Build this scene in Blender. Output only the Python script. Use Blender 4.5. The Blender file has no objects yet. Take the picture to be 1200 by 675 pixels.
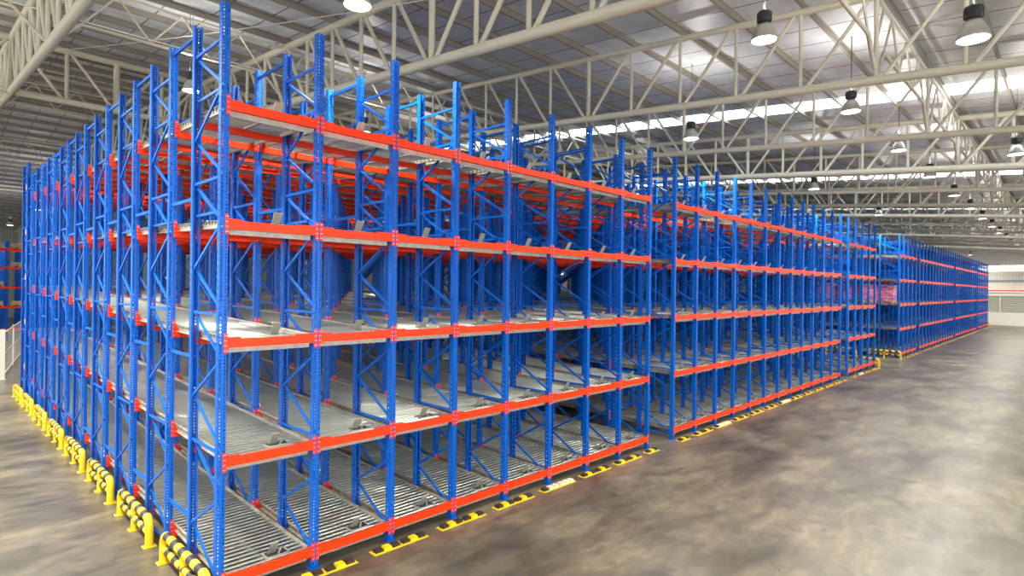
import bpy, bmesh, math, random
from math import sin, cos, pi, radians
from mathutils import Vector, Matrix
random.seed(7)
SC = bpy.context.scene
COL = SC.collection

# ------------------------------------------------------------------ materials
def mat(name, col, rough=0.5, metal=0.0, emit=None, estr=0.0, spec=0.5):
    m = bpy.data.materials.new(name); m.use_nodes = True
    b = m.node_tree.nodes['Principled BSDF']
    b.inputs['Base Color'].default_value = (*col, 1)
    b.inputs['Roughness'].default_value = rough
    b.inputs['Metallic'].default_value = metal
    b.inputs['Specular IOR Level'].default_value = spec
    if emit:
        b.inputs['Emission Color'].default_value = (*emit, 1)
        b.inputs['Emission Strength'].default_value = estr
    return m

def noisy(m, scale, c1, c2, stretch=(1, 1, 1), detail=4, rough=None, lo=0.35, hi=0.65, coord='Object'):
    """drive base colour (and roughness) of a material by a noise field"""
    nt = m.node_tree; b = nt.nodes['Principled BSDF']
    tc = nt.nodes.new('ShaderNodeTexCoord'); mp = nt.nodes.new('ShaderNodeMapping')
    mp.inputs['Scale'].default_value = stretch
    no = nt.nodes.new('ShaderNodeTexNoise'); no.inputs['Scale'].default_value = scale
    no.inputs['Detail'].default_value = detail
    cr = nt.nodes.new('ShaderNodeValToRGB')
    cr.color_ramp.elements[0].position = lo; cr.color_ramp.elements[0].color = (*c1, 1)
    cr.color_ramp.elements[1].position = hi; cr.color_ramp.elements[1].color = (*c2, 1)
    nt.links.new(tc.outputs[coord], mp.inputs['Vector'])
    nt.links.new(mp.outputs['Vector'], no.inputs['Vector'])
    nt.links.new(no.outputs['Fac'], cr.inputs['Fac'])
    nt.links.new(cr.outputs['Color'], b.inputs['Base Color'])
    if rough:
        mr = nt.nodes.new('ShaderNodeMapRange')
        mr.inputs['From Min'].default_value = lo; mr.inputs['From Max'].default_value = hi
        mr.inputs['To Min'].default_value = rough[0]; mr.inputs['To Max'].default_value = rough[1]
        nt.links.new(no.outputs['Fac'], mr.inputs['Value'])
        nt.links.new(mr.outputs['Result'], b.inputs['Roughness'])
    return m

BLUE = mat('blue_paint', (0.0, 0.105, 0.53), 0.38, spec=0.25)
ORANGE = mat('orange_paint', (0.90, 0.038, 0.001), 0.45, spec=0.3)
RED = mat('connector_red', (0.74, 0.022, 0.012), 0.42)
ZINC = mat('zinc_roller', (0.55, 0.58, 0.52), 0.29, 0.88)
GALV = noisy(mat('galvanised_steel', (0.5, 0.48, 0.42), 0.5, 0.45), 9, (0.33, 0.31, 0.26), (0.46, 0.43, 0.36))
STOPM = mat('stop_plate_steel', (0.32, 0.36, 0.30), 0.5, 0.3)
DARK = mat('dark_rubber_and_gap', (0.02, 0.02, 0.02), 0.6)
BOLT = mat('bolt_steel', (0.75, 0.62, 0.6), 0.35, 0.6)
YEL = mat('safety_yellow', (0.88, 0.56, 0.008), 0.38)
PALE = noisy(mat('pale_block', (0.75, 0.68, 0.45), 0.6), 9, (0.5, 0.47, 0.36), (0.85, 0.8, 0.62))  # pale, randomly mottled block colour
CREAM = mat('cream_tube_paint', (0.64, 0.59, 0.46), 0.45)
TAUPE = mat('purlin_steel', (0.34, 0.30, 0.25), 0.5, 0.2)
WHITE = mat('white_paint', (0.70, 0.68, 0.60), 0.55)
PIPE = mat('red_pipe', (0.62, 0.02, 0.03), 0.4)
HOUSE = mat('lamp_housing', (0.025, 0.03, 0.025), 0.5)
REFL = mat('lamp_reflector', (0.50, 0.49, 0.44), 0.35, 0.6)
GLOW = mat('lamp_glow', (1, 0.97, 0.9), 0.5, 0, (1.0, 0.93, 0.80), 14.0)
SKYL = mat('skylight_sheet', (0.9, 0.93, 0.95), 0.5, 0, (0.80, 0.91, 1.0), 3.4)
CLER = mat('clerestory_sheet', (0.9, 0.93, 0.95), 0.5, 0, (0.95, 1.0, 0.98), 2.5)
FILL = mat('side_fill_sheet', (0.9, 0.93, 0.95), 0.5, 0, (0.93, 0.97, 1.0), 4.2)  # glow of the fill panels added on walls out of view
WOOD = noisy(mat('pallet_wood', (0.6, 0.42, 0.16), 0.7), 6, (0.50, 0.33, 0.10), (0.72, 0.52, 0.22), (1, 6, 6))
PINK = noisy(mat('pink_wrap', (0.6, 0.12, 0.22), 0.35), 3.0, (0.42, 0.05, 0.13), (0.78, 0.28, 0.38), (1, 1, 5))
CARD = noisy(mat('carton', (0.55, 0.40, 0.22), 0.7), 4, (0.48, 0.33, 0.16), (0.66, 0.5, 0.3))
WIRE = mat('wire_grey', (0.62, 0.62, 0.58), 0.5, 0.3)

# floor: polished concrete, worn patches and fine tyre streaks
FLOOR = mat('concrete', (0.3, 0.27, 0.22), 0.4)
def floor_nodes(m):
    nt = m.node_tree; b = nt.nodes['Principled BSDF']; N = nt.nodes.new; L = nt.links.new
    tc = N('ShaderNodeTexCoord')
    def noise(scale, st, det=6, dist=0.0):
        mp = N('ShaderNodeMapping'); mp.inputs['Scale'].default_value = st
        no = N('ShaderNodeTexNoise'); no.inputs['Scale'].default_value = scale
        no.inputs['Detail'].default_value = det; no.inputs['Distortion'].default_value = dist
        L(tc.outputs['Object'], mp.inputs['Vector']); L(mp.outputs['Vector'], no.inputs['Vector'])
        return no.outputs['Fac']
    def ramp(f, stops):
        r = N('ShaderNodeValToRGB'); e = r.color_ramp.elements
        e[0].position, e[0].color = stops[0][0], (*stops[0][1], 1)
        e[1].position, e[1].color = stops[-1][0], (*stops[-1][1], 1)
        for p, c in stops[1:-1]:
            x = e.new(p); x.color = (*c, 1)
        L(f, r.inputs['Fac']); return r.outputs['Color']
    big = ramp(noise(0.28, (1, 1.6, 1), 7, 0.6), [(0.34, (0.058, 0.053, 0.041)), (0.5, (0.104, 0.095, 0.070)), (0.66, (0.165, 0.148, 0.106))])
    streak = ramp(noise(1.1, (0.6, 1.8, 1), 8, 0.6), [(0.38, (0.72, 0.71, 0.70)), (0.62, (1.08, 1.07, 1.05))])
    fine = ramp(noise(3.2, (0.7, 1.3, 1), 9, 0.8), [(0.32, (0.74, 0.74, 0.75)), (0.68, (1.24, 1.22, 1.16))])
    spots = ramp(noise(0.9, (1, 1, 1), 8, 1.2), [(0.28, (0.52, 0.51, 0.5)), (0.40, (1, 1, 1))])
    c = big
    for f in (streak, fine, spots):
        mx = N('ShaderNodeMix'); mx.data_type = 'RGBA'; mx.blend_type = 'MULTIPLY'
        mx.inputs[0].default_value = 1.0
        L(c, mx.inputs[6]); L(f, mx.inputs[7]); c = mx.outputs[2]
    L(c, b.inputs['Base Color'])
    mr = N('ShaderNodeMapRange'); mr.inputs['To Min'].default_value = 0.2; mr.inputs['To Max'].default_value = 0.46
    L(noise(0.5, (1, 1.8, 1), 6, 0.5), mr.inputs['Value']); L(mr.outputs['Result'], b.inputs['Roughness'])
floor_nodes(FLOOR)

# roof lining: reflective foil sheets, seams where the sheets lap
ROOF = mat('roof_foil', (0.5, 0.5, 0.5), 0.4, 0.08)
def roof_nodes(m):
    nt = m.node_tree; b = nt.nodes['Principled BSDF']; N = nt.nodes.new; L = nt.links.new
    tc = N('ShaderNodeTexCoord'); sx = N('ShaderNodeSeparateXYZ'); L(tc.outputs['Object'], sx.inputs[0])
    md = N('ShaderNodeMath'); md.operation = 'MODULO'; md.inputs[1].default_value = 1.25
    ad = N('ShaderNodeMath'); ad.operation = 'ADD'; ad.inputs[1].default_value = 100.0
    L(sx.outputs['X'], ad.inputs[0]); L(ad.outputs[0], md.inputs[0])
    lt = N('ShaderNodeMath'); lt.operation = 'LESS_THAN'; lt.inputs[1].default_value = 0.045; L(md.outputs[0], lt.inputs[0])
    no = N('ShaderNodeTexNoise'); no.inputs['Scale'].default_value = 1.6; no.inputs['Detail'].default_value = 5
    L(tc.outputs['Object'], no.inputs['Vector'])
    cr = N('ShaderNodeValToRGB'); e = cr.color_ramp.elements
    e[0].position, e[0].color = 0.35, (0.70, 0.75, 0.80, 1); e[1].position, e[1].color = 0.66, (0.84, 0.88, 0.92, 1)
    L(no.outputs['Fac'], cr.inputs['Fac'])
    mx = N('ShaderNodeMix'); mx.data_type = 'RGBA'; mx.inputs[7].default_value = (0.15, 0.15, 0.15, 1)
    L(lt.outputs[0], mx.inputs[0]); L(cr.outputs['Color'], mx.inputs[6]); L(mx.outputs[2], b.inputs['Base Color'])
    bp = N('ShaderNodeBump'); bp.inputs['Strength'].default_value = 0.25; bp.inputs['Distance'].default_value = 0.05
    L(no.outputs['Fac'], bp.inputs['Height']); L(bp.outputs['Normal'], b.inputs['Normal'])
roof_nodes(ROOF)

def cladding(name, c1, c2, pitch, axis, rough=0.5):
    """ribbed wall sheet: stripes along one axis, with bump"""
    m = mat(name, c1, rough); nt = m.node_tree; b = nt.nodes['Principled BSDF']; N = nt.nodes.new; L = nt.links.new
    tc = N('ShaderNodeTexCoord'); sx = N('ShaderNodeSeparateXYZ'); L(tc.outputs['Object'], sx.inputs[0])
    ad = N('ShaderNodeMath'); ad.operation = 'ADD'; ad.inputs[1].default_value = 200.0; L(sx.outputs[axis], ad.inputs[0])
    md = N('ShaderNodeMath'); md.operation = 'PINGPONG'; md.inputs[1].default_value = pitch / 2; L(ad.outputs[0], md.inputs[0])
    mr = N('ShaderNodeMapRange'); mr.inputs['From Max'].default_value = pitch / 2; L(md.outputs[0], mr.inputs['Value'])
    mx = N('ShaderNodeMix'); mx.data_type = 'RGBA'; mx.inputs[6].default_value = (*c1, 1); mx.inputs[7].default_value = (*c2, 1)
    L(mr.outputs['Result'], mx.inputs[0]); L(mx.outputs[2], b.inputs['Base Color'])
    bp = N('ShaderNodeBump'); bp.inputs['Strength'].default_value = 0.6; bp.inputs['Distance'].default_value = 0.04
    L(mr.outputs['Result'], bp.inputs['Height']); L(bp.outputs['Normal'], b.inputs['Normal'])
    return m
CLAD = cladding('wall_cladding', (0.80, 0.78, 0.66), (0.70, 0.68, 0.57), 0.34, 'Y')
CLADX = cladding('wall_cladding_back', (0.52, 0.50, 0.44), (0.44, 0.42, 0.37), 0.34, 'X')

# ------------------------------------------------------------------ mesh builder
class MB:
    def __init__(s): s.v = []; s.f = []; s.m = []; s.sm = []; s.mats = []
    def mi(s, m):
        if m not in s.mats: s.mats.append(m)
        return s.mats.index(m)
    def add(s, vs, fs, m, smooth=False):
        b = len(s.v); s.v += [tuple(x) for x in vs]; i = s.mi(m)
        for f in fs: s.f.append(tuple(b + k for k in f)); s.m.append(i); s.sm.append(smooth)
    def box(s, x0, x1, y0, y1, z0, z1, m, slope=0.0):
        vs = [(x, y, z + slope * y) for z in (z0, z1) for y in (y0, y1) for x in (x0, x1)]
        s.add(vs, [(0, 2, 3, 1), (4, 5, 7, 6), (0, 1, 5, 4), (2, 6, 7, 3), (0, 4, 6, 2), (1, 3, 7, 5)], m)
    def prism(s, pts, y0, y1, m, axis='y'):
        """polygon pts (a, b) swept along one axis"""
        n = len(pts)
        if axis == 'y': vs = [(a, y, b) for y in (y0, y1) for a, b in pts]
        elif axis == 'x': vs = [(y, a, b) for y in (y0, y1) for a, b in pts]
        else: vs = [(a, b, y) for y in (y0, y1) for a, b in pts]
        s.add(vs, [tuple(range(n)), tuple(range(2 * n - 1, n - 1, -1))] + [(i, i + n, (i + 1) % n + n, (i + 1) % n) for i in range(n)], m)
    def bar(s, p, q, w, h, m, up=(0, 0, 1)):
        p, q = Vector(p), Vector(q); d = (q - p).normalized(); u = Vector(up)
        if abs(d.dot(u)) > 0.99: u = Vector((1, 0, 0))
        a = d.cross(u).normalized() * w / 2; c = a.cross(d).normalized() * h / 2
        vs = [e + i * a + j * c for e in (p, q) for i, j in ((-1, -1), (1, -1), (1, 1), (-1, 1))]
        s.add(vs, [(3, 2, 1, 0), (4, 5, 6, 7)] + [(i, (i + 1) % 4, (i + 1) % 4 + 4, i + 4) for i in range(4)], m)
    def tube(s, path, r, m, n=10, cap=True):
        P = [Vector(p) for p in path]; rings = []; prev = None
        for i, p in enumerate(P):
            d = ((P[min(i + 1, len(P) - 1)] - p).normalized() + (p - P[max(i - 1, 0)]).normalized()).normalized()
            if prev is None:
                u = Vector((0, 0, 1)) if abs(d.z) < 0.9 else Vector((1, 0, 0)); a = d.cross(u).normalized()
            else:
                a = (prev - d * prev.dot(d)).normalized()
            prev = a; b = d.cross(a)
            rr = r[i] if isinstance(r, (list, tuple)) else r
            rings.append([p + rr * (cos(2 * pi * k / n) * a + sin(2 * pi * k / n) * b) for k in range(n)])
        vs = [v for R in rings for v in R]; fs = []
        for i in range(len(P) - 1):
            for k in range(n):
                fs.append((i * n + k, i * n + (k + 1) % n, (i + 1) * n + (k + 1) % n, (i + 1) * n + k))
        s.add(vs, fs, m, True)
        if cap:
            s.add(rings[0], [tuple(range(n - 1, -1, -1))], m); s.add(rings[-1], [tuple(range(n))], m)
    def lathe(s, prof, m, n=20, at=(0, 0, 0)):
        vs = [(at[0] + r * cos(2 * pi * k / n), at[1] + r * sin(2 * pi * k / n), at[2] + z) for r, z in prof for k in range(n)]
        fs = [(i * n + k, i * n + (k + 1) % n, (i + 1) * n + (k + 1) % n, (i + 1) * n + k) for i in range(len(prof) - 1) for k in range(n)]
        s.add(vs, fs, m, True)
    def mesh(s, name):
        me = bpy.data.meshes.new(name); me.from_pydata(s.v, [], s.f)
        for m in s.mats: me.materials.append(m)
        me.polygons.foreach_set('material_index', s.m); me.polygons.foreach_set('use_smooth', s.sm)
        me.update(); return me

def put(name, me, parent=None, loc=(0, 0, 0), rot=(0, 0, 0), kind=None, label=None):
    o = bpy.data.objects.new(name, me); COL.objects.link(o)
    o.location = loc; o.rotation_euler = rot
    if parent: o.parent = parent
    if kind: o['kind'] = kind
    if label: o['label'] = label
    return o
def tag(o, label, cat, group=None):
    o['label'] = label; o['category'] = cat
    if group: o['group'] = group
    return o
def copy_tree(o, parent=None):
    c = o.copy(); COL.objects.link(c)
    if parent: c.parent = parent
    for ch in list(o.children): copy_tree(ch, c)
    return c
def root(name, loc, label, cat, group=None, rot=(0, 0, 0)):
    return tag(put(name, None, None, loc, rot), label, cat, group)

# ------------------------------------------------------------------ measures
BAY, PD, PITCH = 1.4352, 1.148, 2.326
HT = 8.5
SLOPE = 0.0315
LEV = [0.33 + 1.695 * j for j in range(5)]
CAM = Vector((-3.069, -8.704, 4.496))
PW, PDp = 0.112, 0.10            # upright width and depth

# ------------------------------------------------------------------ camera
cam_d = bpy.data.cameras.new('camera'); cam = bpy.data.objects.new('camera', cam_d); COL.objects.link(cam)
cam_d.sensor_fit = 'HORIZONTAL'; cam_d.sensor_width = 36.0; cam_d.lens = 36.0 * 681.889 / 1200
cam_d.clip_end = 400
yaw, roll = 0.80124, 0.01191
fw = Vector((sin(yaw), cos(yaw), 0)); rt = Vector((cos(yaw), -sin(yaw), 0)); up = Vector((0, 0, 1))
R_ = cos(roll) * rt + sin(roll) * up; U_ = -sin(roll) * rt + cos(roll) * up
M = Matrix((R_, U_, -fw)).transposed().to_4x4(); M.translation = CAM
cam.matrix_world = M
SC.camera = cam

# ------------------------------------------------------------------ rack pieces
def upright_mesh(h, holes=True, foot=True):
    """open channel upright: perforated web towards -y, perforated sides, two back lips"""
    bm = bmesh.new()
    def strip(f, us, hole_cols, n, pitch, hole):
        """quads of a strip; us: cuts across; hole_cols: which columns carry a hole; f(u, z) -> point"""
        for r in range(n):
            z0, z1 = r * pitch, min(h, (r + 1) * pitch)
            zs = [z0, z0 + (pitch - hole) / 2, z0 + (pitch + hole) / 2, z1]
            for k in range(3):
                for c in range(len(us) - 1):
                    if k == 1 and c in hole_cols: continue
                    bm.faces.new([bm.verts.new(f(us[c + a], zs[k + b])) for a, b in ((0, 0), (1, 0), (1, 1), (0, 1))])
    w, d = PW / 2, PDp
    if holes:
        strip(lambda u, z: (u, -d / 2, z), [-w, -w + 0.014, -w + 0.036, w - 0.036, w - 0.014, w], (1, 3), int(round(h / 0.05)), 0.05, 0.030)
        for s in (-1, 1):
            strip(lambda u, z: (s * w, u, z), [-d / 2, -0.012, 0.012, d / 2], (1,), int(round(h / 0.1)), 0.1, 0.024)
    else:
        strip(lambda u, z: (u, -d / 2, z), [-w, w], (), 1, h, 0.01)
        for s in (-1, 1): strip(lambda u, z: (s * w, u, z), [-d / 2, d / 2], (), 1, h, 0.01)
    for s in (-1, 1): strip(lambda u, z: (s * u, d / 2, z), [w - 0.025, w], (), 1, h, 0.01)
    bmesh.ops.remove_doubles(bm, verts=bm.verts, dist=0.0005)
    bmesh.ops.recalc_face_normals(bm, faces=bm.faces)
    if holes: bmesh.ops.solidify(bm, geom=bm.faces[:], thickness=0.003)
    if foot:
        bmesh.ops.create_cube(bm, size=1.0, matrix=Matrix.Translation((0, 0, 0.006)) @ Matrix.Diagonal((0.17, 0.15, 0.012, 1)))
    me = bpy.data.meshes.new('upright_post'); bm.to_mesh(me); bm.free(); me.materials.append(BLUE)
    return me

ZN = [8.0 - 1.965 * k for k in range(5)]
def brace_into(mb, h=HT, x=0.0, y=0.0):
    off = h - HT
    ya, yb = y + 0.02, y + PD - 0.02
    def bar(z0, y0, z1, y1, side): mb.bar((x + side * 0.02, y0, z0), (x + side * 0.02, y1, z1), 0.028, 0.040, BLUE)
    for k, z in enumerate(ZN):
        z += off; bar(z, ya, z, yb, -1)
        if k in (0, 1): bar(z - (0.67 if k == 0 else 0.48), ya, z - (0.67 if k == 0 else 0.48), yb, 1)
        if z - 1.965 > 0.05:
            bar(z - 0.03, yb, z - 0.655, ya, 1); bar(z - 0.68, ya, z - 1.31, yb, -1); bar(z - 1.32, yb, z - 1.93, ya, 1)
    return mb
POST = upright_mesh(HT); POST_TALL = upright_mesh(9.06); POST_PLAIN = upright_mesh(HT, holes=False)
BRACE = brace_into(MB()).mesh('frame_bracing'); BRACE_TALL = brace_into(MB(), 9.06).mesh('frame_bracing_tall')
mb = MB()
SPZ = (8.37, 5.83, 3.37, 0.85)
for z in SPZ: mb.bar((0.0, PD + 0.04, z), (0.0, PITCH - 0.04, z), 0.035, 0.05, BLUE)
SPACER = mb.mesh('row_spacer')
mb = MB(); mb.bar((0, 0.04, 0), (0, PITCH - PD - 0.04, 0), 0.035, 0.05, BLUE); SPACER1 = mb.mesh('row_spacer_bar')

CW = 0.048
def connector_into(mb, x, y, z, s, f):
    """end connector: plate on the upright's web (x: upright centre, s: which side of it, f: -1 facing -y), with bolts"""
    xa, xb = sorted((x + s * 0.011, x + s * (PW / 2 + 0.008)))
    yf = y + f * (PDp / 2 + 0.004)
    mb.box(xa, xb, min(yf, yf + f * 0.006), max(yf, yf + f * 0.006), z - 0.20, z + 0.085, RED)
    for k in range(4):
        for dx in (0.28, 0.72):
            zc = z - 0.165 + k * 0.072; xc = xa + (xb - xa) * dx
            mb.box(xc - 0.005, xc + 0.005, min(yf, yf + f * 0.011), max(yf, yf + f * 0.011), zc - 0.006, zc + 0.006, BOLT)
def front_beam_into(mb, x, y, z, far=False):
    """face beam at the pick side: box section with raised seats at its ends; x: left upright"""
    a, b = x + PW / 2, x + BAY - PW / 2
    mb.box(a, b, y - 0.062, y - 0.008, z - 0.125, z, ORANGE)
    mb.box(a, a + 0.19, y - 0.060, y - 0.01, z, z + 0.022, ORANGE)
    mb.box(b - 0.30, b, y - 0.060, y - 0.01, z, z + 0.022, ORANGE)
def inner_beam_into(mb, x, y, z, f):
    """stepped beam carrying the lanes, deeper end gussets; f: which face of its uprights it hangs on"""
    a, b = x + PW / 2 - 0.01, x + BAY - PW / 2 + 0.01
    y0, y1 = sorted((y + f * 0.012, y + f * 0.06))
    mb.box(a, b, y0, y1, z - 0.20, z - 0.095, ORANGE)
    for s, e in ((1, a), (-1, b)):
        mb.prism([(e, z - 0.20), (e + s * 0.16, z - 0.12), (e, z + 0.02)], y + f * 0.06, y + f * 0.068, ORANGE)
mb = MB(); front_beam_into(mb, 0, 0, 0); FBEAM = mb.mesh('face_beam')
mb = MB(); front_beam_into(mb, 0, 0, 0)
for s, x in ((1, 0), (-1, BAY)): connector_into(mb, x, 0, 0, s, -1)
FBEAM_C = mb.mesh('face_beam_with_connectors')
mb = MB(); connector_into(mb, 0, 0, 0, 1, -1); CONL = mb.mesh('end_connector')
mb = MB(); connector_into(mb, 0, 0, 0, -1, -1); CONR = mb.mesh('end_connector')
def inner_mesh(f):
    mb = MB(); inner_beam_into(mb, 0, 0, 0, f)
    for s, x in ((1, 0), (-1, BAY)): connector_into(mb, x, 0, 0, s, f)
    return mb.mesh('lane_beam')
IBEAM = {-1: inner_mesh(-1), 1: inner_mesh(1)}

XL, XR = 0.105, BAY - 0.105
def lane_meshes(length):
    r = MB()
    for x, s in ((XL, 1), (XR, -1)):
        x0, x1 = sorted((x, x + s * 0.006))
        r.box(x0, x1, 0.03, length, -0.10, 0.02, GALV, SLOPE)
        x0, x1 = sorted((x, x - s * 0.035))
        r.box(x0, x1, 0.03, length, -0.10, -0.094, GALV, SLOPE); r.box(x0, x1, 0.03, length, 0.014, 0.02, GALV, SLOPE)
    r.box(XL, XR, 0.03, 0.036, -0.20, -0.07, GALV)
    y = 1.15
    while y < length:
        r.box(XL, XR, y, y + 0.04, -0.095, -0.07, GALV, SLOPE); y += PITCH / 2
    r.box((XL + XR) / 2 - 0.02, (XL + XR) / 2 + 0.02, 0.04, length, -0.098, -0.07, GALV, SLOPE)
    k = MB(); y = 0.085; n = 10
    while y < length - 0.03:
        z = -0.024 + SLOPE * y
        k.tube([(XL + 0.006, y, z), (XR - 0.006, y, z)], 0.0245, ZINC, n)
        for x, s in ((XL, -1), (XR, 1)): k.box(min(x, x + s * 0.02), max(x, x + s * 0.02), y - 0.012, y + 0.012, z - 0.012, z + 0.05, GALV)
        y += 0.128
    return r.mesh('lane_rails'), k.mesh('roller_deck')
RAILS, ROLLS = lane_meshes(21.0)
RAILS2, ROLLS2 = lane_meshes(19.75)
def stop_mesh():
    mb = MB(); cx = BAY * 0.60
    # leaning plate with a bent foot, sitting over a small brake box between the first rollers
    p = [(0.225, 0.0), (0.237, 0.0), (0.118, 0.20), (0.106, 0.195)]
    mb.prism(p, cx - 0.075, cx + 0.055, STOPM, 'x')
    mb.box(cx - 0.12, cx + 0.22, 0.09, 0.10, -0.055, 0.018, GALV); mb.box(cx - 0.12, cx + 0.22, 0.29, 0.30, -0.055, 0.022, GALV)
    mb.box(cx - 0.13, cx - 0.115, 0.09, 0.30, -0.055, 0.02, GALV); mb.box(cx + 0.205, cx + 0.22, 0.09, 0.30, -0.055, 0.02, GALV)
    mb.box(cx - 0.11, cx + 0.20, 0.10, 0.29, 0.006, 0.012, DARK)  # black sheet painted in for the shade of the roller gap
    mb.bar((cx + 0.05, 0.115, 0.02), (cx + 0.16, 0.27, 0.03), 0.03, 0.012, STOPM)
    return mb.mesh('pallet_stop')
STOP = stop_mesh()
mb = MB(); mb.box(-0.070, -0.058, -0.05, 0.06, -0.10, 0.10, YEL); LTAG = mb.mesh('level_tag')

def whole_frame_mesh(simple=True):
    mb = brace_into(MB())
    w = PW / 2
    for y in (0, PD):
        for x0, x1, a, b in ((-w, w, y - 0.05, y - 0.046), (-w, -w + 0.004, y - 0.046, y + 0.05), (w - 0.004, w, y - 0.046, y + 0.05)):
            mb.box(x0, x1, a, b, 0, HT, BLUE)
        mb.box(-0.085, 0.085, y - 0.075, y + 0.075, 0, 0.012, BLUE)
    for z in SPZ: mb.bar((0, PD + 0.04, z), (0, PITCH - 0.04, z), 0.035, 0.05, BLUE)
    return mb.mesh('upright_frame')
FRAME_FAR = whole_frame_mesh()

def merged(name, base, places, parent):
    """many small repeats past the hundred that show largest: ONE mesh"""
    n = len(base.vertices); vs, fs, ms, b = [], [], [], 0
    co = [v.co.copy() for v in base.vertices]; pf = [tuple(p.vertices) for p in base.polygons]; pm = [p.material_index for p in base.polygons]
    for (x, y, z) in places:
        vs += [(c.x + x, c.y + y, c.z + z) for c in co]; fs += [tuple(b + i for i in f) for f in pf]; ms += pm; b += n
    me = bpy.data.meshes.new(name); me.from_pydata(vs, [], fs)
    for m in base.materials: me.materials.append(m)
    me.polygons.foreach_set('material_index', ms); me.update()
    return put(name, me, parent, kind='stuff')

def rack(X0, bays, frames, label, detail, group='pallet flow racks along the aisle', tall=False):
    """detail 2: perforated uprights and connectors as sub-parts; 1: uprights as sub-parts; 0: frames in one piece"""
    r = root('pallet_flow_rack', (X0, 0, 0), label, 'rack', group)
    R0 = Vector((X0, 0, 0))
    fr = sorted(((i, j) for i in range(bays + 1) for j in range(frames)), key=lambda t: (R0 + Vector((t[0] * BAY, t[1] * PITCH, 4)) - CAM).length)
    if tall: fr = [t for t in fr]
    first, rest = fr[:100], fr[100:]
    post = POST if detail == 2 else POST_PLAIN
    for i, j in first:
        if detail == 0:
            put('upright_frame', FRAME_FAR, r, (i * BAY, j * PITCH, 0)); continue
        f = put('upright_frame', BRACE, r, (i * BAY, j * PITCH, 0))
        for y, ro in ((0, 0), (PD, pi)): put('post', post, f, (0, y, 0), (0, 0, ro))
        if j < frames - 1:
            for z in SPZ[:4 if i == 0 or detail < 1 else 3]: put('row_spacer', SPACER1, f, (0, PD, z))
    if rest: merged('upright_frame', FRAME_FAR, [(i * BAY, j * PITCH, 0) for i, j in rest], r)
    if tall:
        for i in range(bays + 1):
            f = put('upright_frame', BRACE_TALL, r, (i * BAY, frames * PITCH - 1.03, 0))
            for y, ro in ((0, 0), (PD, pi)): put('post', POST_TALL, f, (0, y, 0), (0, 0, ro))
            if i == 0:
                for z in LEV: put('level_tag', LTAG, f, (0, 0.0, z + 0.98), label='small yellow tag plate')
    # beams: (bay, level, line) with line 0 = the face
    ln = []
    for j in range(frames):
        ln += [(j * PITCH, -1), (j * PITCH + PD, 1)]
    if tall: ln += [(frames * PITCH - 1.03 + PD, 1)]
    allb = [(b, l, k) for b in range(bays) for l in range(5) for k in range(len(ln))]
    front = [t for t in allb if t[2] == 0]
    inner = sorted((t for t in allb if t[2] > 0), key=lambda t: (R0 + Vector(((t[0] + .5) * BAY, ln[t[2]][0], LEV[t[1]])) - CAM).length)
    for b, l, k in front:
        if detail >= 1:
            o = put('face_beam', FBEAM, r, (b * BAY, 0, LEV[l]))
            put('end_connector', CONL, o); put('end_connector', CONR, o, (BAY, 0, 0))
        else: put('face_beam', FBEAM_C, r, (b * BAY, 0, LEV[l]))
    keep = max(0, 100 - len(front)) if detail else 30
    for b, l, k in inner[:keep]: put('lane_beam', IBEAM[ln[k][1]], r, (b * BAY, ln[k][0], LEV[l] + SLOPE * ln[k][0]))
    for f in (-1, 1):
        pl = [(b * BAY, ln[k][0], LEV[l] + SLOPE * ln[k][0]) for b, l, k in inner[keep:] if ln[k][1] == f]
        if pl: merged('lane_beam', IBEAM[f], pl, r)
    for b in range(bays):
        for l in range(5):
            o = put('roller_lane', RAILS if tall else RAILS2, r, (b * BAY, 0, LEV[l]))
            put('roller_deck', ROLLS if tall else ROLLS2, o, kind='stuff')
            if detail: put('pallet_stop', STOP, o)
    return r

rack(0, 8, 9, 'nearest blue and orange pallet flow rack, eight bays wide, its tall corner post closest', 2, tall=True)
rack(9 * BAY, 12, 9, 'twelve-bay blue pallet flow rack just beyond the nearest eight-bay rack', 2)
rack(22 * BAY, 4, 9, 'narrow four-bay blue rack after the twelve-bay one, before the cross aisle', 1)
S0 = 44.05
rack(S0, 4, 8, 'four-bay blue rack beyond the cross aisle holding pink-wrapped pallets', 1)
rack(S0 + 5 * BAY, 12, 5, 'first of two far twelve-bay blue racks, next to the pink-loaded rack', 0)
rack(S0 + 18 * BAY, 12, 4, 'second far twelve-bay blue rack, between another twelve-bay rack and the end rack', 0)
rack(S0 + 31 * BAY, 8, 4, 'farthest blue rack at the end of the row, by the far wall', 0)

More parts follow.
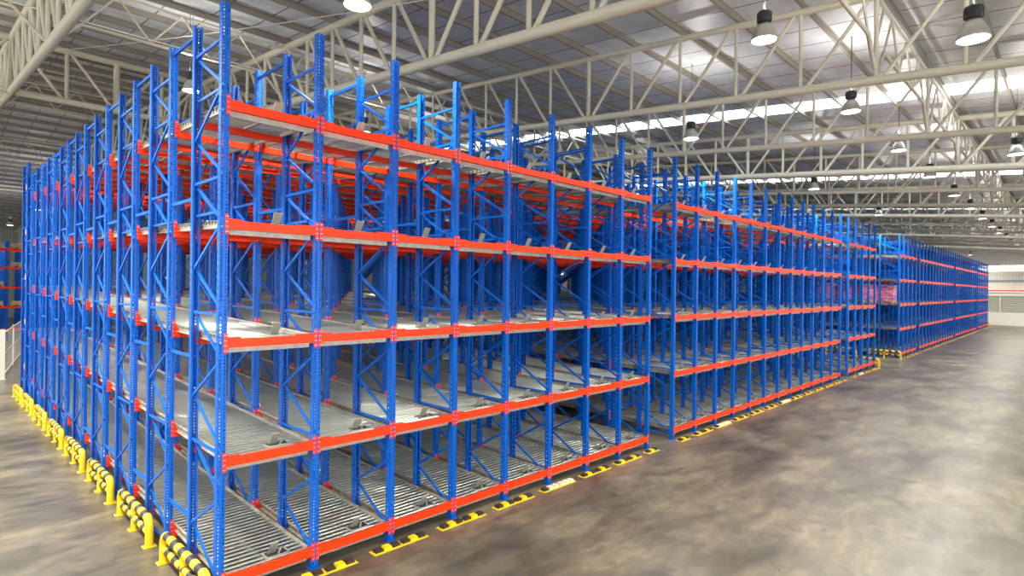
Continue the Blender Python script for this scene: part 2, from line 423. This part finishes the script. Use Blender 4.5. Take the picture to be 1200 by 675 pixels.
# ------------------------------------------------------------------ yellow and black barriers
def guard_tree(label, L=1.95):
    """two-rail tubular hoop guard along +y; x = 0 line"""
    r = root('rack_guard', (0, 0, 0), label, 'guard rail', 'yellow and black guards along the racks')
    H, R, rr = 0.47, 0.066, 0.16
    for name, ys, flip in (('end_post', 0.0, 1), ('end_post', L, -1)):
        m = MB(); pts = [(0, ys, 0.01), (0, ys, H - rr)]
        for k in range(1, 6):
            a = pi / 2 * k / 5; pts.append((0, ys + flip * rr * (1 - cos(a)), H - rr + rr * sin(a)))
        m.tube(pts, R, YEL, 14, cap=False)
        o = put(name, m.mesh('end_post'), r)
        m = MB(); m.box(-0.1, 0.1, ys - 0.08, ys + 0.08, 0, 0.012, YEL)
        for bx in (-0.085, 0.085): m.lathe([(0.012, 0.012), (0.012, 0.024), (0.0, 0.026)], BOLT, 8, (bx, ys, 0))
        put('base_plate', m.mesh('base_plate'), o)
    m = MB(); m.tube([(0, L / 2, 0.012), (0, L / 2, H - 0.03)], 0.055, YEL, 12); m.box(-0.09, 0.09, L / 2 - 0.08, L / 2 + 0.08, 0, 0.012, YEL)
    put('middle_post', m.mesh('middle_post'), r)
    for z, y0, y1, n in ((H, rr, L - rr, 9), (0.235, 0.03, L - 0.03, 11)):
        m = MB(); st = (y1 - y0) / n
        for k in range(n):
            m.tube([(0, y0 + k * st, z), (0, y0 + (k + 1) * st, z)], R if z > 0.3 else 0.056, DARK if k % 2 == (0 if z > 0.3 else 1) else YEL, 14, cap=False)
        put('rail', m.mesh('rail'), r)
    return r
ORD = ['first', 'second', 'third', 'fourth', 'fifth', 'sixth', 'seventh', 'eighth', 'ninth', 'tenth', 'eleventh', 'twelfth', 'thirteenth']
g0 = guard_tree('yellow and black tubular guard nearest the camera, at the tall corner post')
g0.location = (-0.2, -0.13, 0)
for k, y in enumerate([2.645, 5.435, 8.225, 10.99, 13.815, 16.63, 19.29]):
    g = copy_tree(g0); g.location = (-0.2, y, 0)
    g['label'] = (f'{ORD[k + 1]} yellow and black tubular guard from the tall corner along the rack side' if k < 6 else
                  'last yellow and black tubular guard at the deep end of the nearest rack side')
for x, y, lb in ((37.55, -0.22, 'yellow and black guard at the end of the narrow rack before the cross aisle'),
                 (43.75, -0.2, 'yellow and black guard at the front corner of the pink-loaded rack'),
                 (43.75, 2.5, 'yellow and black guard behind another one beside the pink-loaded rack'),
                 (100.42, -0.25, 'yellow guard at the far end of the farthest rack')):
    g = copy_tree(g0); g.location = (x, y, 0); g['label'] = lb
g = copy_tree(g0); g.location = (-0.75, 42.2, 0); g.rotation_euler = (0, 0, -pi / 2)
g['label'] = 'yellow and black guard beyond the mesh fence at the back racks'

# floor stops in front of every face post
def blk(mat_):
    m = MB(); m.prism([(-0.075, 0.012), (0.075, 0.012), (0.06, 0.062), (-0.06, 0.062)], -0.06, 0.06, mat_); return m.mesh('stop_block')
BK = {0: blk(DARK), 1: blk(YEL), 2: blk(PALE)}
def stop_tree(half, pale):
    r = put('floor_stop', None)
    m = MB(); L = 0.28 if half else 0.56
    m.prism([(-L, 0), (L, 0), (L, 0.008), (L - 0.004, 0.012), (-L + 0.004, 0.012), (-L, 0.008)], -0.1, 0.1, YEL)
    put('base_plate', m.mesh('base_plate'), r)
    xs = [(-0.17, 0), (0.0, 1), (0.17, 0)] if half else [(-0.44, 0), (-0.27, 1), (-0.10, 0), (0.11, 0), (0.28, 1), (0.45, 0)]
    for x, c in xs:
        if pale: c = 2 if c == 1 or x > -0.3 else 0
        put('stop_block', BK[c], r, (x, 0, 0), label={0: 'black rubber block', 1: 'yellow block', 2: 'pale block'}[c])
    return r
protos = {}
racks_at = [(0, 8, 'nearest rack'), (9 * BAY, 12, 'second, twelve-bay rack'), (22 * BAY, 4, 'narrow four-bay rack'),
            (S0, 4, 'pink-loaded rack'), (S0 + 5 * BAY, 12, 'first far twelve-bay rack'), (S0 + 18 * BAY, 12, 'second far twelve-bay rack'), (S0 + 31 * BAY, 8, 'farthest rack')]
for ri, (x0, n, nm) in enumerate(racks_at):
    for i in range(n + 1):
        if ri == 0 and i == 0: continue
        half = i in (0, n); pale = (ri, i) in ((0, 5), (1, 2), (2, 1), (1, 6))
        key = (half, pale)
        if key not in protos: protos[key] = o = stop_tree(half, pale)
        else: o = copy_tree(protos[key])
        dx = (0.2 if i == 0 else -0.2) if half else 0.03
        o.location = (x0 + i * BAY + dx, -0.27, 0)
        tag(o, ('pale' if pale else 'short yellow and black' if half else 'yellow and black') + f' floor stop, {ORD[i]} post of the {nm}' , 'floor stop', 'yellow and black floor stops along the rack fronts')

# ------------------------------------------------------------------ pallet loads
def load_tree(w=1.08, d=1.15, h=1.15, wrap=PINK):
    r = put('pallet_load', None)
    m = MB()
    for k in range(7): m.box(-w / 2, w / 2, -d / 2 + k * (d - 0.1) / 6, -d / 2 + k * (d - 0.1) / 6 + 0.1, 0.115, 0.135, WOOD)
    for x in (-w / 2, -0.05, w / 2 - 0.1):
        m.box(x, x + 0.1, -d / 2, d / 2, 0.095, 0.115, WOOD); m.box(x, x + 0.1, -d / 2, d / 2, 0.0, 0.02, WOOD)
        for y in (-d / 2, -0.06, d / 2 - 0.12): m.box(x, x + 0.1, y, y + 0.12, 0.02, 0.095, WOOD)
    put('pallet', m.mesh('pallet'), r, label='wooden pallet')
    # stretch wrapped cartons: three tiers that bulge a little
    m = MB(); t = h / 3
    for k in range(3):
        for a in range(2):
            for b in range(2):
                x0 = -w / 2 + 0.03 + a * (w - 0.06) / 2; y0 = -d / 2 + 0.03 + b * (d - 0.06) / 2
                e = random.uniform(0, 0.018)
                m.box(x0 + 0.004 - e, x0 + (w - 0.06) / 2 - 0.004 + e, y0 + 0.004 - e, y0 + (d - 0.06) / 2 - 0.004 + e, 0.137 + k * t, 0.137 + (k + 1) * t - 0.006, wrap)
    put('wrapped_cargo', m.mesh('wrapped_cargo'), r, kind='stuff')
    return r
l0 = load_tree()
for k in range(5):
    o = l0 if k == 0 else copy_tree(l0)
    y = 0.92 + k * 1.22
    o.location = (S0 + BAY / 2, y, LEV[2] + SLOPE * y + 0.007); o.rotation_euler = (math.atan(SLOPE), 0, 0)
    tag(o, ('front pink-wrapped pallet load in the lane beside the cross aisle', 'second pink-wrapped pallet load, right behind the front one',
            'third pink-wrapped pallet load in the lane, seen through the narrow rack', 'fourth pink-wrapped pallet load, second from the back of its lane',
            'rearmost pink-wrapped pallet load in the lane by the cross aisle')[k], 'pallet load', 'pink-wrapped pallet loads in one lane')

# ------------------------------------------------------------------ rack at the back of the hall
def back_rack(Y, X0, bays, rows):
    r = root('pallet_rack', (X0, Y, 0), 'blue and orange rack far back, past the mesh fence', 'rack')
    for j in range(rows):
        for i in range(bays + 1): put('upright_frame', FRAME_FAR, r, (i * BAY, j * PITCH, 0)).scale = (1, 1, 0.9)
    bm_ = MB(); bm_.box(PW / 2, BAY - PW / 2, -0.025, 0.025, -0.13, 0, ORANGE)
    for x, t in ((PW / 2, -0.05), (BAY - PW / 2, 0.05)): bm_.box(min(x, x + t), max(x, x + t), -0.03, 0.03, -0.2, 0.06, RED)
    B = bm_.mesh('shelf_beam')
    for j in range(rows):
        for b in range(bays):
            if j and b > 6: continue
            for z in (0.87, 2.63, 4.13, 5.64, 7.07):
                for y in ((-0.03, PD + 0.03) if j == 0 else (-0.03,)):
                    if j == 0 or z > 2: put('shelf_beam', B, r, (b * BAY, y + j * PITCH, z)) if j < 2 else None
    return r
back_rack(50, 2.06 - 5 * BAY, 8, 5)
lb = load_tree(1.0, 0.95, 0.26, CARD)
bl = [(0, 2.63, 'low carton pallet on the bottom used shelf of the far back rack'), (1, 2.63, 'carton pallet beside another, second shelf of the far back rack'),
      (0, 4.13, 'carton pallet on the middle shelf of the far back rack'), (1, 5.64, 'carton pallet on the fourth shelf of the far back rack'),
      (0, 7.07, 'carton pallet on the top shelf of the far back rack'), (1, 7.07, 'second carton pallet on the top shelf of the far back rack')]
for k, (b, z, t) in enumerate(bl):
    o = lb if k == 0 else copy_tree(lb)
    o.location = (2.06 - BAY / 2 + b * BAY, 50 + PD / 2, z + 0.002); tag(o, t, 'pallet load', 'carton pallets on the far back rack')

# mesh fence
fx0, fy0, fx1, fy1 = -0.13, 26.8, 1.7, 38.2
fr = root('mesh_fence', (fx0, fy0, 0), 'pale steel mesh fence with a thick white end post', 'fence')
m = MB(); m.box(-0.09, 0.09, -0.09, 0.09, 0, 2.3, WHITE); m.box(-0.14, 0.14, -0.14, 0.14, 0, 0.015, WHITE); put('end_post', m.mesh('end_post'), fr)
dx, dy = fx1 - fx0, fy1 - fy0
for t in (0.5, 1.0):
    m = MB(); m.box(-0.03, 0.03, -0.03, 0.03, 0, 2.2, WHITE); put('post', m.mesh('post'), fr, (dx * t, dy * t, 0))
for z in (0.15, 1.1, 2.1):
    m = MB(); m.bar((0, 0, z), (dx, dy, z), 0.03, 0.045, WHITE); put('rail', m.mesh('rail'), fr)
m = MB()
for k in range(1, 60): m.bar((dx * k / 60, dy * k / 60, 0.15), (dx * k / 60, dy * k / 60, 2.1), 0.003, 0.003, WIRE)
for k in range(1, 10): m.bar((0, 0, 0.15 + k * 0.195), (dx, dy, 0.15 + k * 0.195), 0.003, 0.003, WIRE)
put('wire_mesh', m.mesh('wire_mesh'), fr, kind='stuff')

# ------------------------------------------------------------------ the hall
XW0, XW1, YW0, YW1 = -24.0, 105.3, -34.0, 88.3
YR, A = 37.3, 0.0847
def rz(y, b): return b + A * y if y < YR else b + A * YR - A * (y - YR)
def struct(name, mb, label=None):
    return put(name, mb.mesh(name), kind='structure', label=label)
m = MB(); m.box(XW0 - .3, XW1 + .3, YW0 - .3, YW1 + .3, -0.2, 0, FLOOR); struct('floor', m, 'worn polished concrete floor')
ZR = 12.38
m = MB()
for ya, yb in ((YW0 - .3, YR), (YR, YW1 + .3)):
    za, zb = rz(ya, ZR), rz(yb, ZR)
    m.prism([(ya, za), (yb, zb), (yb, zb + 0.08), (ya, za + 0.08)], XW0 - .3, XW1 + .3, ROOF, 'x')
struct('ceiling', m, 'pitched metal roof lined with silvery foil sheets')
for n, xc in enumerate((23.25, 43.4, 63.55, 83.7)):
    m = MB()
    for ya, yb in ((YW0, YR), (YR, YW1)):
        m.prism([(ya, rz(ya, ZR) - 0.012), (yb, rz(yb, ZR) - 0.012), (yb, rz(yb, ZR) - 0.004), (ya, rz(ya, ZR) - 0.004)], xc - 0.72, xc + 0.72, SKYL, 'x')
    struct(f'window_{n + 1}', m, 'bright translucent skylight strip across the roof')
m = MB(); y = 3.27 - 1.705 * 21; k = 0
while y < YW1 - 0.5:
    if y > YW0 + .2:
        m = MB(); z = rz(y, ZR)
        m.prism([(y - 0.035, z - 0.21), (y + 0.035, z - 0.21), (y + 0.035, z - 0.195), (y + 0.008, z - 0.19), (y + 0.008, z - 0.02), (y + 0.04, z - 0.012), (y + 0.04, z - 0.004), (y - 0.035, z - 0.004), (y - 0.008, z - 0.02), (y - 0.008, z - 0.19), (y - 0.035, z - 0.195)], XW0, XW1, TAUPE, 'x')
        struct('ceiling_purlin', m)
    y += 1.705
# walls
m = MB(); m.box(XW0 - 0.2, XW0, YW0, YW1, 0, 17, CLAD); struct('wall_left', m)
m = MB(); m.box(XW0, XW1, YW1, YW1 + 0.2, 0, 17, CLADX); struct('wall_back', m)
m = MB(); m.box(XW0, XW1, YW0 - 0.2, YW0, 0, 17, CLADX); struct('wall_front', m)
m = MB(); m.box(XW1, XW1 + 0.2, YW0, YW1, 0, 17, CLAD); struct('wall_right', m, 'far end wall of pale ribbed cladding')
# glowing panels added on the unseen walls to fill the hall with light
m = MB(); m.box(80, XW1, YW0 + 0.001, YW0 + 0.05, 0.9, 8.6, FILL); struct('window_9', m, 'unseen fill-light panel added near the far wall')
m = MB(); m.box(XW0, 27, YW0 + 0.001, YW0 + 0.05, 0.9, 8.6, FILL); struct('window_7', m, 'unseen fill-light panel added on the aisle-side wall')
m = MB(); m.box(XW0 + 0.001, XW0 + 0.05, YW0, YW1, 5.2, 8.4, FILL); struct('window_8', m, 'unseen fill-light strip added on the near end wall')
m = MB(); m.box(XW1 - 0.12, XW1 - 0.001, YW0, YW1, 0, 1.88, WHITE); struct('baseboard_right', m, 'white dado along the far wall')
LOUV = mat('louvre_grey', (0.42, 0.43, 0.36), 0.5)
m = MB(); m.box(XW1 - 0.02, XW1 - 0.001, YW0, YW1, 1.9, 4.15, LOUV)
for k in range(9): m.prism([(XW1 - 0.16, 1.98 + k * 0.25), (XW1 - 0.02, 2.12 + k * 0.25), (XW1 - 0.02, 2.15 + k * 0.25), (XW1 - 0.16, 2.0 + k * 0.25)], YW0, YW1, LOUV)
y = -30.2
while y < YW1:
    m.box(XW1 - 0.2, XW1 - 0.1, y - 0.06, y + 0.06, 1.88, 4.18, WHITE); y += 3.25
struct('window_5', m, 'grey louvred ventilation band in the far wall')
m = MB(); m.box(XW1 - 0.22, XW1 - 0.001, YW0, YW1, 4.18, 4.68, WHITE); struct('trim_1', m, 'pale ledge over the louvre band')
BGREY = mat('blue_grey_flashing', (0.30, 0.33, 0.36), 0.5)
m = MB(); m.box(XW1 - 0.12, XW1 - 0.001, YW0, YW1, 6.22, 6.5, BGREY); struct('trim_2', m, 'dark flashing across the far wall')
m = MB(); m.box(XW1 - 0.06, XW1 - 0.001, YW0, YW1, 7.75, 8.5, CLER); struct('window_6', m, 'bright daylight strip high in the far wall')
m = MB(); m.box(XW1 - 0.5, XW1 - 0.001, YW0, YW1, 9.75, 10.0, WHITE); m.box(XW1 - 0.3, XW1 - 0.2, YW0, YW1, 9.3, 9.75, WHITE); struct('trim_3', m, 'white eaves beam of the far wall')
m = MB(); m.tube([(XW1 - 0.5, YW0 + .3, 4.95), (XW1 - 0.5, YW1 - .3, 4.95)], 0.075, PIPE, 10)
yy = YW0 + 1
while yy < YW1: m.bar((XW1 - 0.5, yy, 4.95), (XW1 - 0.22, yy, 4.95), 0.04, 0.04, PIPE); yy += 6
tag(put('mounted_fire_pipe', m.mesh('mounted_fire_pipe')), 'long red fire pipe running along the far wall', 'pipe')

# ------------------------------------------------------------------ roof trusses (part of the building)
TX = [-0.5 + 6.71 * k for k in range(-1, 16)]
def pratt(rw, y0, npan, rb, rtp):
    """webs of one 20-panel span: verticals, diagonals meeting at mid span"""
    w = MB(); p = 1.70
    for k in range(npan + 1):
        y = y0 + k * p; zb, zt = rz(y, 10.0), rz(y, 12.02)
        w.tube([(0, y, zb), (0, y, zt)], rw * (1.35 if k == npan // 2 else 1.0), CREAM, 8, cap=False)
        if k < npan:
            yn = y + p
            if k < npan // 2: a, b = (0, y + 0.12, zt), (0, yn - 0.12, rz(yn, 10.0))
            else: a, b = (0, y + 0.12, zb), (0, yn - 0.12, rz(yn, 12.02))
            w.tube([a, b], rw, CREAM, 8, cap=False)
    return w
def truss(rb, rw):
    Y = [-13.73, YR, YW1 - 0.1]
    b = MB(); b.tube([(0, y, rz(y, 10.0)) for y in Y], rb, CREAM, 14)
    t = MB(); t.tube([(0, y, rz(y, 12.02)) for y in Y], rb * 0.9, CREAM, 14)
    w = [pratt(rw, -13.73, 20, rb, rb), pratt(rw, 20.27, 20, rb, rb), pratt(rw, 54.27, 19, rb, rb)]
    return b.mesh('bottom_chord'), t.mesh('top_chord'), [x.mesh('truss_lattice') for x in w]
BIG, SMALL = truss(0.135, 0.062), truss(0.105, 0.05)
for k, x in enumerate(TX):
    b, t, w = BIG if (k - 1) % 3 in (0, 1) and k < 4 or (k - 2) % 3 == 0 else SMALL
    r = put('roof_truss', t, None, (x, 0, 0), kind='structure')
    put('bottom_chord', b, r)
    for q in w: put('web_lattice', q, r)
    if x > 0 and (k - 3) % 3 == 0:
        m = MB(); m.box(x - 0.19, x + 0.19, 20.27 - 0.19, 20.27 + 0.19, 0, rz(20.27, 10.0), CREAM); m.box(x - 0.3, x + 0.3, 19.97, 20.57, 0, 0.03, CREAM)
        struct('column', m)
# heavy lengthwise truss over the column line
yl = 20.27
m = MB()
for z in (rz(yl, 10.0), rz(yl, 12.0)): m.tube([(XW0, yl, z), (XW1, yl, z)], 0.125, CREAM, 12)
lw = MB(); x = TX[0]; q = 6.71 / 4
while x < TX[-1] - 0.1:
    i = int(round((x - TX[0]) / q)) % 4
    zb, zt = rz(yl, 10.0), rz(yl, 12.0)
    if i: lw.tube([(x, yl, zb), (x, yl, zt)], 0.12 if i == 2 else 0.075, CREAM, 8, cap=False)
    if i < 2: lw.tube([(x + 0.1, yl, zt), (x + q - 0.08, yl, zb)], 0.065, CREAM, 8, cap=False)
    else: lw.tube([(x + 0.08, yl, zb), (x + q - 0.1, yl, zt)], 0.065, CREAM, 8, cap=False)
    x += q
r = struct('roof_girder_truss', m, 'heavy lengthwise tubular truss over the column line'); put('web_lattice', lw.mesh('web_lattice'), r)
# light lattice braces between the trusses at the quarter points, with knees down to the bottom chords
for yl in (-5.23, 11.77, 28.77, 45.8):
    zb, zt = rz(yl, 10.0), rz(yl, 12.0); zl = zb + 0.88
    m = MB(); m.tube([(TX[0], yl, zt), (TX[-1], yl, zt)], 0.045, CREAM, 8)
    lw = MB()
    for a, b in zip(TX[:-1], TX[1:]):
        m.tube([(a, yl, zb + 0.1), (a + 0.75, yl, zl), (b - 0.75, yl, zl), (b, yl, zb + 0.1)], 0.05, CREAM, 8)
        n = 3; st = (b - a - 1.5) / n
        lw.tube([(a, yl, zb + .9), (a + 0.75, yl, zt)], 0.034, CREAM, 6, cap=False)
        for i in range(n):
            xa = a + 0.75 + i * st
            lw.tube([(xa, yl, zl), (xa + st / 2, yl, zt)], 0.03, CREAM, 6, cap=False); lw.tube([(xa + st / 2, yl, zt), (xa + st, yl, zl)], 0.03, CREAM, 6, cap=False)
    r = struct('roof_brace_truss', m); put('web_lattice', lw.mesh('web_lattice'), r)
# thin service cables and a sprinkler pipe under the roof
for nm, pa, pb, rad, lb_ in (('power_cable', (0.75, 20.0, 13.55), (6.1, 3.4, 11.9), 0.014, 'thin pale cable sagging between the column truss and the roof'),
                             ('power_cable', (-0.4, 23.5, 12.0), (12.9, 20.6, 11.5), 0.014, 'thin pale cable strung under the column truss'),
                             ('power_cable', (-3.0, 31.0, 11.9), (9.0, 27.0, 11.6), 0.014, 'thin pale cable behind the column truss, lowest of three')):
    P = [Vector(pa).lerp(Vector(pb), t / 12) - Vector((0, 0, 0.5 * t / 12 * (1 - t / 12))) for t in range(13)]
    m = MB(); m.tube(P, rad, WHITE, 6); tag(put(nm, m.mesh(nm)), lb_, 'cable', 'thin cables under the roof')
for yl, lb_ in ((14.5, 'thin sprinkler pipe with red heads nearer than the column truss'), (24.8, 'thin sprinkler pipe with red heads behind the column truss')):
    z = rz(yl, 11.75)
    r = put('sprinkler_pipe', None, None, (0, yl, z)); tag(r, lb_, 'pipe', 'sprinkler pipes under the roof')
    m = MB(); m.tube([(-6, 0, 0), (40, 0, 0)], 0.025, WHITE, 8); put('pipe_run', m.mesh('pipe_run'), r)
    m = MB(); m.lathe([(0.0, -0.16), (0.05, -0.15), (0.02, -0.08), (0.02, 0.0), (0.045, 0.03), (0.0, 0.05)], PIPE, 10); hd = m.mesh('sprinkler_head')
    for k in range(8): put('sprinkler_head', hd, r, (-3.2 + 3.1 * k, 0, 0), label='red sprinkler head')

# ------------------------------------------------------------------ high-bay lamps
def lamp_tree():
    r = put('high_bay_lamp', None)
    m = MB(); m.lathe([(0.255, 0.0), (0.262, 0.02), (0.225, 0.16), (0.16, 0.29), (0.10, 0.36), (0.06, 0.38)], REFL, 28)
    m.lathe([(0.25, 0.004), (0.215, 0.16), (0.15, 0.28), (0.09, 0.34)], WHITE, 28)
    put('reflector', m.mesh('reflector'), r)
    m = MB(); m.lathe([(0.0, 0.03), (0.12, 0.03), (0.246, 0.022)], GLOW, 28); put('lamp_glass', m.mesh('lamp_glass'), r, label='glowing lamp glass')
    m = MB(); m.lathe([(0.0, 0.37), (0.10, 0.37), (0.145, 0.40), (0.15, 0.56), (0.13, 0.60), (0.0, 0.60)], HOUSE, 16)
    for k in range(8):
        a = 2 * pi * k / 8; m.bar((0.14 * cos(a), 0.14 * sin(a), 0.40), (0.14 * cos(a), 0.14 * sin(a), 0.57), 0.05, 0.02, HOUSE, (cos(a), sin(a), 0))
    put('ballast_housing', m.mesh('ballast_housing'), r, label='black ballast housing')
    return r
m = MB(); m.tube([(0.04, 0, 0), (0.04, 0, 1)], 0.007, HOUSE, 5); m.tube([(-0.04, 0, 0), (-0.04, 0, 1)], 0.007, HOUSE, 5); CABLE = m.mesh('hanging_cable')
bulb = bpy.data.lights.new('high_bay_light', 'AREA'); bulb.shape = 'DISK'; bulb.size = 0.45; bulb.energy = 300; bulb.color = (1.0, 0.93, 0.82); bulb.spread = radians(150)
strong = bulb.copy(); strong.energy = 450  # brighter light for most of the added lamps
roof_fill = bpy.data.lights.new('roof_fill_light', 'AREA'); roof_fill.shape = 'DISK'; roof_fill.size = 0.3; roof_fill.energy = 36; roof_fill.color = (1.0, 0.93, 0.84); roof_fill.spread = pi  # upward fill added to each lamp to brighten the roof
LAMPS = [((2.73, 1.05, 9.77), 'high-bay lamp above the nearest rack, cut by the top of the view'),
         ((9.45, -3.92, 9.8), 'high-bay lamp under the second roof truss, over the aisle'),
         ((10.3, -7.33, 9.1), 'large high-bay lamp hanging farthest out over the open floor'),
         ((16.15, -3.9, 9.8), 'high-bay lamp below the bright skylight strip, third along the aisle'),
         ((15.95, 1.05, 9.8), 'high-bay lamp over the twelve-bay rack beside the skylight strip'),
         ((22.6, -3.9, 9.8), 'small high-bay lamp just behind the third truss, over the aisle'),
         ((23.4, -7.2, 9.3), 'high-bay lamp far out over the open floor, behind the third truss'),
         ((29.5, 1.1, 9.8), 'small distant high-bay lamp over the end of the twelve-bay rack'),
         ((29.4, -3.85, 9.8), 'small distant high-bay lamp behind the fourth truss over the aisle'),
         ((36.4, -3.9, 9.8), 'tiny distant high-bay lamp over the cross aisle'),
         ((43.1, -3.9, 9.8), 'tiny distant high-bay lamp before the pink-loaded rack'),
         ((49.8, -3.9, 9.8), 'tiny distant high-bay lamp beside the first far twelve-bay rack'),
         ((56.5, -3.9, 9.8), 'tiny high-bay lamp, seventh from the far wall in the aisle row'),
         ((63.2, -3.9, 9.8), 'tiny high-bay lamp, sixth from the far wall in the aisle row'),
         ((43.1, 1.05, 9.8), 'tiny distant high-bay lamp above the narrow rack end'),
         ((70, -3.9, 9.8), 'tiny high-bay lamp near the far wall, fifth from it in the aisle row'),
         ((76.7, -3.9, 9.8), 'tiny high-bay lamp near the far wall, fourth from it in the aisle row'),
         ((83.4, -3.9, 9.8), 'tiny high-bay lamp near the far wall, third from it in the aisle row'),
         ((90.1, -3.9, 9.8), 'tiny high-bay lamp near the far wall, second from it in the aisle row'),
         ((96.8, -3.9, 9.8), 'tiny high-bay lamp closest to the far wall in the aisle row'),
         ((9.6, 12, 10.7), 'high-bay lamp deep over the nearest rack, behind its upright tops'),
         ((16.3, 17, 11), 'high-bay lamp deep over the twelve-bay rack, behind its upright tops'),
         ((29.7, 12, 10.7), 'distant high-bay lamp deep over the end of the twelve-bay rack'),
         ((3.19, 11.95, 10.75), 'high-bay lamp seen between the tall corner frames of the nearest rack'),
         ((3.98, 51.2, 10.3), 'high-bay lamp above the far back rack'),
         ((3.33, 63.1, 9.8), 'smallest high-bay lamp beyond the far back rack')]
ADDED_LAMPS = [(-3.8, 1.05, 9.8), (-3.8, -8.9, 9.3), (2.9, -12.0, 9.0), (-10.5, -4, 9.5), (-8, 12, 10.6), (-8, 24, 11.6), (-8, 38, 12), (-3.8, 5, 10.1), (-3.8, -3.9, 9.6), (-3.8, 9, 10.4), (-3.8, 13, 10.8), (-3.8, 17, 11.1), (-3.8, 22, 11.5), (-3.8, 28, 11.8), (-3.8, 34, 12), (-10.5, 12, 10.6), (-10.5, 24, 11.7), (96.8, -14, 9), (100.5, -10, 9.2), (100.5, -18, 8.6), (100.5, 2, 9.9), (-3.8, 60, 10)]  # lamps out of view, added to light the hall
lp = lamp_tree()
for (x, y, z), lb_ in LAMPS + [(p, None) for p in ADDED_LAMPS]:
    o = lamp_tree() if lb_ is LAMPS[0][1] else copy_tree(lp)
    o.location = (x, y, z); tag(o, lb_ or 'added high-bay lamp outside the view, lighting the hall', 'lamp', 'high-bay lamps' if lb_ else 'added lamps outside the view')
    c = put('hanging_cable', CABLE, o, (0, 0, 0.6)); c.scale = (1, 1, rz(y, ZR) - 0.01 - z - 0.6)
    L = bpy.data.objects.new('lamp_light', bulb if lb_ or 0 < x < 95 else strong); COL.objects.link(L); L.parent = o; L.location = (0, 0, 0.0)
    L = bpy.data.objects.new('added_uplight', roof_fill); COL.objects.link(L); L.parent = o; L.location = (0, 0, 0.66); L.rotation_euler = (pi, 0, 0)
for o in [lp] + list(lp.children): bpy.data.objects.remove(o)
# ------------------------------------------------------------------ render look
w = bpy.data.worlds.new('world'); SC.world = w; w.use_nodes = True
w.node_tree.nodes['Background'].inputs[0].default_value = (0.6, 0.7, 0.85, 1); w.node_tree.nodes['Background'].inputs[1].default_value = 0.3
SC.view_settings.view_transform = 'Standard'; SC.view_settings.look = 'None'; SC.view_settings.gamma = 1.0
SC.view_settings.use_curve_mapping = False; SC.view_settings.exposure = 0.72
SC.cycles.use_denoising = True
SC.cycles.max_bounces = 8; SC.cycles.diffuse_bounces = 5; SC.cycles.glossy_bounces = 3
SC.cycles.sample_clamp_indirect = 6.0
SC.cycles.caustics_reflective = False; SC.cycles.caustics_refractive = False
